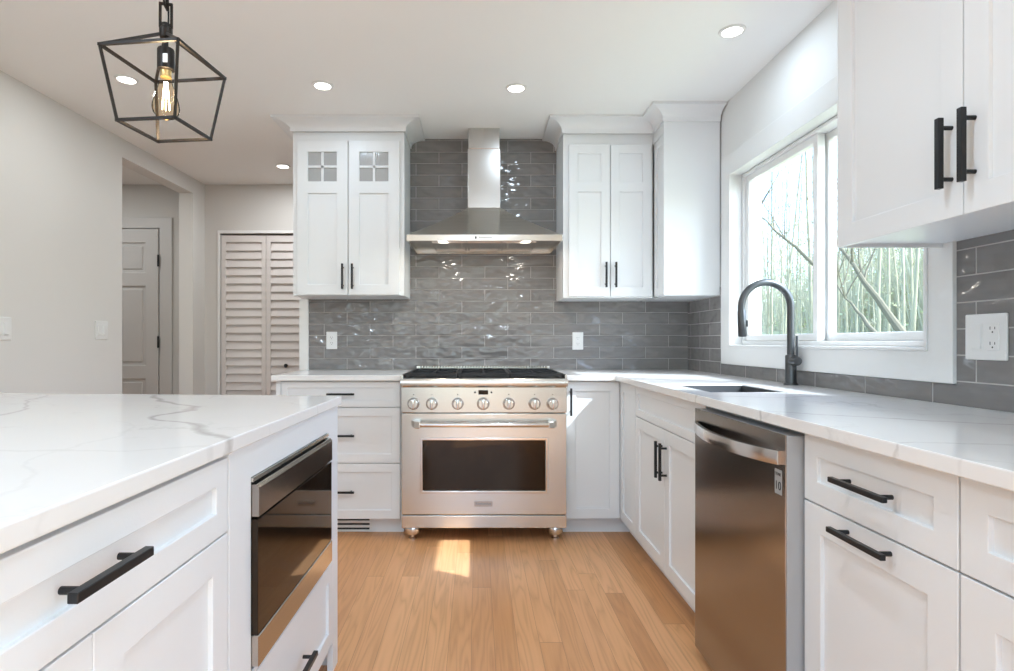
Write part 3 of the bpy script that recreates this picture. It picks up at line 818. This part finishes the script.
    # legs
    for sx in (-1, 1):
        for y in (.06, yb - .06):
            bm = NB(); lathe(bm, [(0, 0), (.021, 0), (.021, .007), (.011, .012), (.011, .030), (.040, .034), (.043, .040), (.043, .070), (.038, .079), (0, .079)], 28, sx * (h - .058), y)
            obj('leg', bm, STEELP, rt, True)
gas_range()

# ------------------------------------------------------------------ range hood
def hood():
    xc = .0445; yf = 3.335; yb = WB - .009
    rt = thing('range_hood', 'stainless chimney range hood on the grey tile above the range', 'hood', (xc, yb, 1.692))
    h = .457; z0, z1 = 0.0, .037; d = yb - yf
    # lip as a hollow frame, open below
    bm = NB(); plate(bm, [-h, -h + .012, h - .012, h], [-d, -d + .012, -.012, 0], lambda i, j: not (i == 1 and j == 1), z0, z1, 'xyz'); bevel(bm, .0015)
    lp = obj('lip', bm, STEEL, rt)
    # pyramid canopy with slightly hollow sides
    bm = NB(); zt = .262; cw, cdp = .106, .205
    rings = []
    for k in range(9):
        t = k / 8; s_ = (1 - t) ** 1.12
        hx = cw + (h - .004 - cw) * s_; dy = cdp + (d - .004 - cdp) * s_; z = z1 + (zt - z1) * t
        rings.append([bm.verts.new(c) for c in ((-hx, -dy, z), (hx, -dy, z), (hx, 0, z), (-hx, 0, z))])
    for a, b in zip(rings, rings[1:]):
        for k in range(4): bm.faces.new([a[k], a[(k + 1) % 4], b[(k + 1) % 4], b[k]])
    bm.faces.new(rings[0]); bm.faces.new(rings[-1])
    obj('canopy', bm, STEEL, rt)
    # chimney in two telescoping sleeves
    zj = 2.330 - 1.692
    bm = NB(); box(bm, -.104, .104, -.203, 0, zt - .001, zj); bevel(bm, .003); obj('chimney_lower', bm, STEELV, rt)
    bm = NB(); box(bm, -.100, .100, -.199, -.0, zj + .0005, CEIL - .001 - 1.692); bevel(bm, .003); obj('chimney_upper', bm, STEELV, rt)
    # underside with filters and two lamps
    bm = NB(); box(bm, -h + .0125, h - .0125, -d + .0125, -.0125, .018, .026); us = obj('underside', bm, STEEL, rt)
    for k in (-1, 0, 1):
        bm = NB(); x = k * .215
        plate(bm, [x - .104, x - .09, x + .09, x + .104], [-.36, -.345, -.075, -.06], lambda i, j: not (i == 1 and j == 1), .010, .0178, 'xyz')
        for q in range(12):
            xx = x - .084 + q * .0146; box(bm, xx, xx + .008, -.345, -.075, .012, .0178)
        f = obj('grease_filter', bm, STEELP, us)
    for k in (-1, 1):
        bm = NB(); lathe(bm, [(0, .012), (.030, .012), (.034, .0178), (0, .0178)], 24, k * .252, -.425)
        ld = obj('lamp', bm, LEDM, us)
        l = bpy.data.lights.new('hood_light', 'AREA'); l.shape = 'DISK'; l.size = .06; l.energy = 1.2; l.color = (1, .93, .82)
        lo = bpy.data.objects.new('hood_light', l); C.objects.link(lo); lo.parent = rt; lo.location = (k * .252, -.425, .010)
    # maker's mark on the lip
    bm = NB(); box(bm, -.056, -.047, -d - .0009, -d - .0001, .012, .026); obj('emblem', bm, SLOT, lp)
    bm = text_bm('KitchenAid', .017); xform(bm, Matrix.Translation((.004, -d - .0006, .019)) @ Matrix.Rotation(R(90), 4, 'X')); obj('lettering', bm, SLOT, lp)
hood()

# ------------------------------------------------------------------ island
TH = math.atan2(1.0, 0.0105)
def island_at(y): return (-.479 - .0105 * (1.96 - y), y, 0)
DI = .60
# drawer cabinet with two doors
w_ = .775; y0 = 1.118 - w_
rt = thing('base_cabinet', 'white island cabinet with a wide drawer over two doors', 'cabinet', island_at(y0), TH)
carcass(rt, w_, DI, .10, CB); toe(rt, 0, w_)
d = shaker(rt, 'drawer_front', .002, w_ - .002, .730, .874, .047)
handle(d, (w_ / 2 - .002, .806), .152, False, .013, .036)
shaker(rt, 'door', .002, w_ / 2 - .0015, .10, .7265, .062)
shaker(rt, 'door', w_ / 2 + .0015, w_ - .002, .10, .7265, .062)
# microwave cabinet
y0 = 1.121; w_ = .837
rt = thing('base_cabinet', 'white island end cabinet holding the built-in microwave over a drawer', 'cabinet', island_at(y0), TH)
MX0, MX1 = 1.228 - y0, 1.832 - y0
bm = NB(); t = .018
box(bm, 0, t, .021, DI, .10, CB); box(bm, w_ - t - .001, w_ - .001, .021, DI, 0, CB); box(bm, t, w_ - t - .001, DI - .01, DI, .10, CB)
box(bm, t, w_ - t - .001, .021, DI - .01, .36, .378); box(bm, t, w_ - t - .001, .021, DI - .01, .10, .118)
obj('carcass', bm, WHITE, rt); toe(rt, 0, w_ - .02)
bm = NB(); plate(bm, [.001, MX0, MX1, w_], [.376, .388, .808, .881], lambda i, j: not (i == 1 and j == 1), 0, .020); bevel(bm, .001, 1)
obj('face_frame', bm, WHITE, rt)
for p0, p1 in ((.001, .06), (w_ - .058, w_)):
    bm = NB(); box(bm, p0, p1, 0, .020, 0 if p0 > .1 else .10, .376); obj('stile', bm, WHITE, rt)
d = shaker(rt, 'drawer_front', .062, w_ - .060, .10, .372, .052)
handle(d, ((MX0 + MX1) / 2 - .003, .226), .155, False, .013, .036)
# microwave
mw = thing('microwave', 'dark stainless built-in microwave drawer in the island end cabinet', 'microwave', island_at(y0), TH)
a, b = MX0 + .0015, MX1 - .0015
bm = NB(); box(bm, a + .006, b - .006, .006, .48, .392, .800); obj('body', bm, CAV, mw)
bm = NB(); plate(bm, [a, b], [.798, .8065], lambda i, j: True, -.004, .006); obj('top_trim', bm, STEEL, mw)
bm = NB(); p8 = [(-.016, .722), (-.016, .785), (-.010, .792), (.006, .792), (.006, .722)]
Lr = [[bm.verts.new((x, y, z)) for y, z in p8] for x in (a + .001, b - .001)]
bm.faces.new(Lr[0]); bm.faces.new(list(reversed(Lr[1])))
for k in range(5): bm.faces.new([Lr[0][k], Lr[0][(k + 1) % 5], Lr[1][(k + 1) % 5], Lr[1][k]])
bevel(bm, .001, 1); obj('control_panel', bm, DARKSTEEL, mw)
bm = NB(); box(bm, a + .001, b - .001, -.014, .006, .467, .716); bevel(bm, .001, 1); dr = obj('door', bm, GLASSK, mw); dr['label'] = 'black glass microwave front'
bm = NB(); box(bm, a + .001, b - .001, -.016, .006, .398, .4655); bevel(bm, .002, 1); obj('lower_band', bm, STEELM, dr)
# island top
piv = island_at(1.96)
Q3 = quartz('quartz island', [
    (1, [(.90, -.38), (1.088, -.475), (1.184, -.565), (1.30, -.643), (1.42, -.815), (1.59, -.79), (1.777, -.973), (2.0, -1.14)], .016, .62),
    (1, [(.55, -.56), (.75, -.60), (.95, -.72), (1.15, -.72), (1.35, -.86)], .006, .10),
    (1, [(1.30, -1.32), (1.45, -1.22), (1.6, -1.27), (1.8, -1.42), (2.0, -1.50)], .009, .4),
    (0, [(-1.8, 1.22), (-1.4, 1.10), (-1.1, 1.16), (-.8, .98), (-.47, 1.02)], .008, .16)], (0, 0, 0))
bm = NB(); box(bm, -1.66, .009, -.009, 1.30, CB, CT)
for v in bm.verts:
    if v.co.x > 0: v.co.x += .012 + .075 * max(0, v.co.y)
bevel(bm, .003)
xform(bm, Matrix.Translation(piv) @ Matrix.Rotation(TH, 4, 'Z'))
tag(obj('countertop', bm, Q3), 'big white veined quartz top of the island at left', 'countertop')
# island back half so the top does not hover
rt = thing('island_base', 'plain white panelled back half of the island under its top', 'cabinet', island_at(.343), TH)
bm = NB(); box(bm, 0, 1.612, DI + .002, .98, 0, CB); bevel(bm, .002); obj('panel_box', bm, WHITE, rt)

# ------------------------------------------------------------------ pendant lantern
def pendant():
    Hh = .55
    ctr = Vector((-1.4675 * Hh, 2.689 * Hh, 0)); zb = H + Hh; zt = H + 1.3197 * Hh
    ztop = zt + .064
    rt = thing('pendant_lantern', 'black open cage lantern hanging over the island from a chain', 'pendant', (ctr.x, ctr.y, CEIL))
    an = math.atan2(-.03, .269)
    def corners(side, z):
        s_ = side / 2
        return [Vector((ctr.x + (dx * math.cos(an) - dy * math.sin(an)) * s_, ctr.y + (dx * math.sin(an) + dy * math.cos(an)) * s_, z)) - rt.location for dx, dy in ((-1, -1), (1, -1), (1, 1), (-1, 1))]
    T = corners(.281 * 1.3197 * Hh, zt); B = corners(.278 * Hh, zb); wd = .0068
    apex = Vector((0, 0, ztop + .012 - CEIL))
    for k in range(4):
        for p, q, nm in ((T[k], T[(k + 1) % 4], 'top_bar'), (B[k], B[(k + 1) % 4], 'bottom_bar'), (T[k], B[k], 'corner_bar'), (T[k], apex, 'roof_bar')):
            bm = NB(); dd = (q - p).normalized() * wd * .5; beam(bm, p - dd, q + dd, wd); obj(nm, bm, BRONZE, rt)
    za = apex.z
    bm = NB(); lathe(bm, [(0, za - .014), (.014, za - .014), (.016, za - .006), (.016, za + .010), (.010, za + .016), (.010, za + .024), (0, za + .024)], 20); obj('hub', bm, BRONZE, rt, True)
    bm = NB(); cyl(bm, (0, 0, za - .014), (0, 0, za - .046), .006, 12); obj('stem', bm, BRONZE, rt, True)
    zs = za - .042
    bm = NB(); lathe(bm, [(0, zs), (.019, zs), (.0205, zs - .004), (.0205, zs - .054), (.017, zs - .056), (0, zs - .056)][::-1], 24); sk = obj('socket', bm, BRONZE, rt, True)
    bm = NB(); b2 = NB(); box(b2, .004, .0155, -.0222, -.0205, zs - .044, zs - .022); join(bm, b2); st = obj('sticker', bm, PLATE, sk)
    # bulb
    zt_ = zs - .056; 
    bm = NB(); lathe(bm, [(.0135, zt_), (.0135, zt_ - .016), (.013, zt_ - .018)], 20); bs = obj('bulb_base', bm, mat('brass', (.75, .55, .25), .3, 1.0), rt, True)
    pr = [(.0125, 0), (.0135, -.012), (.019, -.030), (.0265, -.052), (.0315, -.072), (.0325, -.084), (.030, -.096), (.022, -.106), (.010, -.111), (0, -.112)]
    bm = NB(); lathe(bm, [(r, zt_ - .014 + z) for r, z in pr], 32); bu = obj('bulb', bm, BULB, rt, True)
    for k in range(6):
        a = k * PI / 3; bm = NB()
        cyl(bm, (.004 * math.cos(a), .004 * math.sin(a), zt_ - .030), (.010 * math.cos(a), .010 * math.sin(a), zt_ - .100), .0011, 6); obj('filament', bm, FILM, bu)
    l = bpy.data.lights.new('bulb_light', 'POINT'); l.energy = 2.0; l.color = (1, .80, .55); l.shadow_soft_size = .02
    lo = bpy.data.objects.new('bulb_light', l); C.objects.link(lo); lo.parent = rt; lo.location = (0, 0, zt_ - .065)
    # chain of square links, cord and ceiling canopy
    z = za + .012; k = 0; lh = .066; lwid = .033; th = .0062
    while z + lh < -.016:
        bm = NB(); a, b = lwid / 2, lh
        plate(bm, [-a, -a + th, a - th, a], [z, z + th, z + lh - th, z + lh], lambda i, j: not (i == 1 and j == 1), -th / 2, th / 2)
        bevel(bm, .0008, 1)
        xform(bm, Matrix.Rotation(an + (.35 if k % 2 == 0 else .35 + PI / 2), 4, 'Z'))
        obj('chain_link', bm, BRONZE, rt); z += lh - 2 * th - .001; k += 1
    pts = []
    n = 40
    for i in range(n + 1):
        t = i / n; zz = za + .02 + t * (-.02 - za - .02); a = t * 9
        pts.append((.006 * math.cos(a), .006 * math.sin(a), zz))
    bm = NB(); sweep(bm, pts, .0022, 8); obj('cord', bm, BLACK, rt, True)
    bm = NB(); lathe(bm, [(0, -.0255), (.02, -.025), (.058, -.018), (.062, -.008), (.062, -.0005), (0, -.0005)], 32); obj('canopy', bm, BRONZE, rt, True)
pendant()

# ------------------------------------------------------------------ recessed ceiling lights
def can(x, y, label, power=CAN_POWER, col=CAN_COLOR):
    rt = thing('ceiling_light', label, 'ceiling light', (x, y, CEIL), 0, 'recessed ceiling lights')
    bm = NB(); n = 40
    lathe(bm, [(.041, -.0005), (.043, -.007), (.054, -.005), (.057, -.0005)], n)
    obj('trim_ring', bm, PLATE, rt, True)
    bm = NB(); lathe(bm, [(0, -.0055), (.041, -.0050), (.0415, -.0008), (0, -.0008)], n); obj('lens', bm, LEDM, rt, True)
    l = bpy.data.lights.new('can_or_fill_light', 'AREA'); l.shape = 'DISK'; l.size = .09; l.energy = power; l.color = col
    lo = bpy.data.objects.new('can_or_fill_light', l); C.objects.link(lo); lo.parent = rt; lo.location = (0, 0, -.009)
can(1.119, 2.50, 'recessed round ceiling light near the window above the sink')
can(.21, 3.06, 'recessed round ceiling light in front of the hood')
can(-.82, 3.03, 'recessed round ceiling light in front of the glass paned upper cabinet')
can(-1.505, 4.42, 'recessed round ceiling light half hidden behind the tall left upper cabinet', 7.0, (.92, .95, .97))
can(-1.82, 2.96, 'recessed round ceiling light seen through the lantern cage', 3.0, (.92, .95, .95))
def fill_lamp(x, y, p, col=CAN_COLOR):
    l = bpy.data.lights.new('can_or_fill_light', 'AREA'); l.shape = 'DISK'; l.size = .09; l.energy = p; l.color = col
    lo = bpy.data.objects.new('can_or_fill_light', l); C.objects.link(lo); lo.location = (x, y, CEIL - .012)
for x_, y_, f_ in ((.15, .9, .7), (-1.5, .3, 1.5), (-.2, -1.2, 1.2)): fill_lamp(x_, y_, REAR_POWER * f_)       # unseen lamps added out of frame to brighten the room
fill_lamp(-3.15, 4.15, 6.0, (.92, .95, .95))                                              # unseen lamp added to brighten the dim hall

# ------------------------------------------------------------------ outlets and switches
def outlet(name, label, cat, loc, rz, gangs, group=None):
    """gangs: list of 'duplex' or 'rocker' or 'toggle'; local front is -y"""
    rt = thing(name, label, cat, loc, rz, group)
    w_ = .073 + .046 * (len(gangs) - 1); h = .117
    holes = [(-(len(gangs) - 1) * .023 + .046 * k) for k in range(len(gangs))]
    bm = NB(); box(bm, -w_ / 2, w_ / 2, -.006, -.0003, -h / 2, h / 2); bevel(bm, .003, 2); obj('cover_plate', bm, PLATE, rt)
    for hx, gk in zip(holes, gangs):
        if gk == 'duplex':
            bm = NB(); box(bm, hx - .0165, hx + .0165, -.0085, -.005, -.034, .034); bevel(bm, .001, 1); rc = obj('receptacle', bm, PLATE, rt)
            for s_ in (-1, 1):
                bm = NB(); zc = s_ * .019
                box(bm, hx - .0075, hx - .0055, -.0088, -.0084, zc - .001, zc + .007); box(bm, hx + .0055, hx + .0075, -.0088, -.0084, zc, zc + .006)
                cyl(bm, (hx, -.0088, zc - .007), (hx, -.0084, zc - .007), .0022, 10)
                obj('socket_holes', bm, SLOT, rc)
        else:
            bm = NB(); box(bm, hx - .0165, hx + .0165, -.0075, -.005, -.034, .034); bevel(bm, .001, 1); rc = obj('rocker_frame', bm, PLATE, rt)
            bm = NB(); box(bm, hx - .014, hx + .014, -.0095, -.0065, -.030, .030)
            for v in bm.verts:
                if v.co.z < 0 and v.co.y < -.009: v.co.y -= .002
            bevel(bm, .001, 1); obj('rocker', bm, PLATE, rc)
    return rt
outlet('outlet', 'white outlet on the grey tile left of the range', 'outlet', (-.9755, WB - .008, 1.1105), 0, ['duplex'], 'white outlets on the tile')
outlet('outlet', 'white outlet on the grey tile right of the range', 'outlet', (.677, WB - .008, 1.107), 0, ['duplex'], 'white outlets on the tile')
outlet('outlet', 'white double plate with switch and outlet right of the window', 'outlet', (WR - .008, 1.583, 1.114), R(-90), ['rocker', 'duplex'], 'white outlets on the tile').scale = (1.1, 1, 1.1)
outlet('light_switch', 'white double switch plate on the left wall near the hall opening', 'light switch', (wl(3.61), 3.612, 1.175), R(90), ['rocker', 'rocker'], 'wall switches on the left wall')
outlet('light_switch', 'white switch plate cut off by the left edge of the photo', 'light switch', (wl(2.865), 2.867, 1.168), R(90), ['rocker', 'rocker'], 'wall switches on the left wall')

# ------------------------------------------------------------------ outside: wooded slope
random.seed(7)
BARK = mat('pale bark', (.30, .27, .22), .85); g = NG(BARK); o = g.obj()
g.l(g.ramp(g.noise(g.scale(o, 6, 6, 1.2), 2.0, 4), [(.3, (.28, .26, .17)), (.7, (.44, .41, .29))]), g.b.inputs['Base Color'])
TWIG = mat('twigs', (.52, .50, .36), .9)
DEAD = mat('dark bark', (.17, .15, .10), .9)
BUD = mat('spring leaf buds', (.60, .65, .40), .8)
GROUND = mat('leaf litter', (.33, .30, .2), .95); g = NG(GROUND); o = g.obj()
g.l(g.ramp(g.noise(o, 1.4, 6), [(.3, (.30, .26, .17)), (.55, (.36, .38, .20)), (.8, (.45, .42, .30))]), g.b.inputs['Base Color'])
def gz(x, y): return -0.9 + max(0, x - 4) * .17 + .25 * math.sin(x * .7 + y * .4)
bm = NB(); nx, ny = 40, 40
gv = [[bm.verts.new((1.7 + i * 43 / nx, -12 + j * 100 / ny, gz(1.7 + i * 43 / nx, -12 + j * 100 / ny))) for j in range(ny + 1)] for i in range(nx + 1)]
for i in range(nx):
    for j in range(ny): bm.faces.new([gv[i][j], gv[i + 1][j], gv[i + 1][j + 1], gv[i][j + 1]])
o = obj('ground_slope', bm, GROUND, None, True); o['kind'] = 'structure'; o['label'] = 'wooded slope outside the window'; o['category'] = 'ground'
def branch(bm, p, d, ln, r, depth):
    pts = [p]; rr = [r]; n = 5
    for k in range(n):
        d = (d + Vector((random.uniform(-.16, .16), random.uniform(-.16, .16), random.uniform(-.04, .14)))).normalized()
        pts.append(pts[-1] + d * ln / n); rr.append(r * (1 - .16 * (k + 1)))
    sweep(bm, pts, rr, 6 if depth else 4)
    if depth > 0:
        for k in range(4 if depth > 1 else 3):
            i = random.randint(2, n); a = random.uniform(0, 2 * PI)
            dd = (d * .5 + Vector((math.cos(a), math.sin(a), random.uniform(.1, .8)))).normalized()
            branch(bm, pts[i], dd, ln * random.uniform(.35, .6), rr[i] * .5, depth - 1)
def tree(x, y, h, r, lean, label, group):
    base = Vector((x, y, gz(x, y) - .1))
    bm = NB(); pts = [Vector((0, 0, 0))]; d = Vector((lean[0], lean[1], 1)).normalized(); rr = [r]; n = 9
    for k in range(n):
        d = (d + Vector((random.uniform(-.05, .05), random.uniform(-.05, .05), .10))).normalized()
        pts.append(pts[-1] + d * h / n); rr.append(r * (1 - .085 * (k + 1)))
    sweep(bm, pts, rr, 8)
    for k in range(26):
        i = random.randint(1, n); a = random.uniform(0, 2 * PI)
        branch(bm, pts[i], Vector((math.cos(a), math.sin(a), random.uniform(.2, 1.0))).normalized(), random.uniform(.30, .44), max(.010, rr[i] * .35), 1)
    o = obj('bare_tree', bm, BARK, None, True); o.location = base
    return tag(o, label, 'tree', group)
spots = []
tries = 0
while len(spots) < 70 and tries < 20000:
    tries += 1
    x = random.uniform(9.6, 16.0); u = random.uniform(.40, .92)
    y = x / u
    if y > 45 or y < 6: continue
    if any((x - a) ** 2 + (y - b) ** 2 < 1.5 for a, b in spots): continue
    spots.append((x, y))
for x, y in spots:
    tree(x, y, random.uniform(9, 14), random.uniform(.022, .062), (random.uniform(-.02, .02), random.uniform(-.02, .02)),
         'thin bare upright tree in the woods outside the window', 'bare trees outside the window')
def lean_trunk(px0, py0, px1, py1, D0, D1, r, label):
    """a fallen trunk from one seen point to another, at two depths"""
    p = Vector(((px0 - 477) / F_PX * D0, D0, H + (342 - py0) / F_PX * D0)); q = Vector(((px1 - 477) / F_PX * D1, D1, H + (342 - py1) / F_PX * D1))
    d = (q - p); p = p - d * .35; q = q + d * .6
    bm = NB(); n = 8
    pts = [(p.lerp(q, k / n) + Vector((random.uniform(-.03, .03),) * 3)) - p for k in range(n + 1)]
    sweep(bm, pts, [r * (1 - .115 * k) for k in range(n + 1)], 10)
    for k in range(6):
        i = random.randint(4, n); a = random.uniform(0, 2 * PI)
        branch(bm, pts[i], Vector((math.cos(a) * .6, math.sin(a) * .6, 1)).normalized(), 1.2, r * .3, 1)
    o = obj('leaning_tree', bm, DEAD, None, True); o.location = p
    tag(o, label, 'tree')
lean_trunk(898, 328, 846, 255, 11.5, 12.5, .10, 'thick dead trunk leaning diagonally in the right window pane')
lean_trunk(872, 328, 848, 300, 10.5, 11.0, .05, 'thin dead trunk leaning beside the thick leaning one')
lean_trunk(812, 262, 770, 225, 12.0, 12.5, .05, 'thin trunk leaning across the left window pane')
# brush nobody could count, behind the trunks: arching twigs with small spring leaves
bm = NB()
for k in range(2900):
    x = random.uniform(18.0, 31); u = random.uniform(.38, .95); y = x / u
    p = Vector((x, y, gz(x, y) - .05)); a = random.uniform(0, 2 * PI)
    hh = random.uniform(1.5, 4.5) if k % 3 else random.uniform(4, 11); ln = random.uniform(.1, 1.2) if k % 3 else random.uniform(.3, 4.2)
    pts = [p, p + Vector((math.cos(a) * ln * .3, math.sin(a) * ln * .3, hh * .55)), p + Vector((math.cos(a) * ln, math.sin(a) * ln, hh))]
    sweep(bm, pts, [.030, .024, .010], 4)
nf = len(bm.faces)
for k in range(11000):
    x = random.uniform(18.0, 32); u = random.uniform(.38, .95); y = x / u
    p = Vector((x, y, gz(x, y) + random.uniform(.2, 1) ** 1.3 * random.uniform(.5, 10)))
    s_ = random.uniform(.05, .13)
    a = Vector((random.uniform(-1, 1), random.uniform(-1, 1), random.uniform(-1, 1))).normalized(); b, c = frame_of(a)
    f = bm.faces.new([bm.verts.new(p + b * s_), bm.verts.new(p + c * s_ * .5), bm.verts.new(p - b * s_), bm.verts.new(p - c * s_ * .5)])
    f.material_index = 1
o = obj('bush_thicket', bm, [TWIG, BUD]); tag(o, 'tangle of thin brush with pale spring leaves on the slope outside the window', 'brush', None, 'stuff')
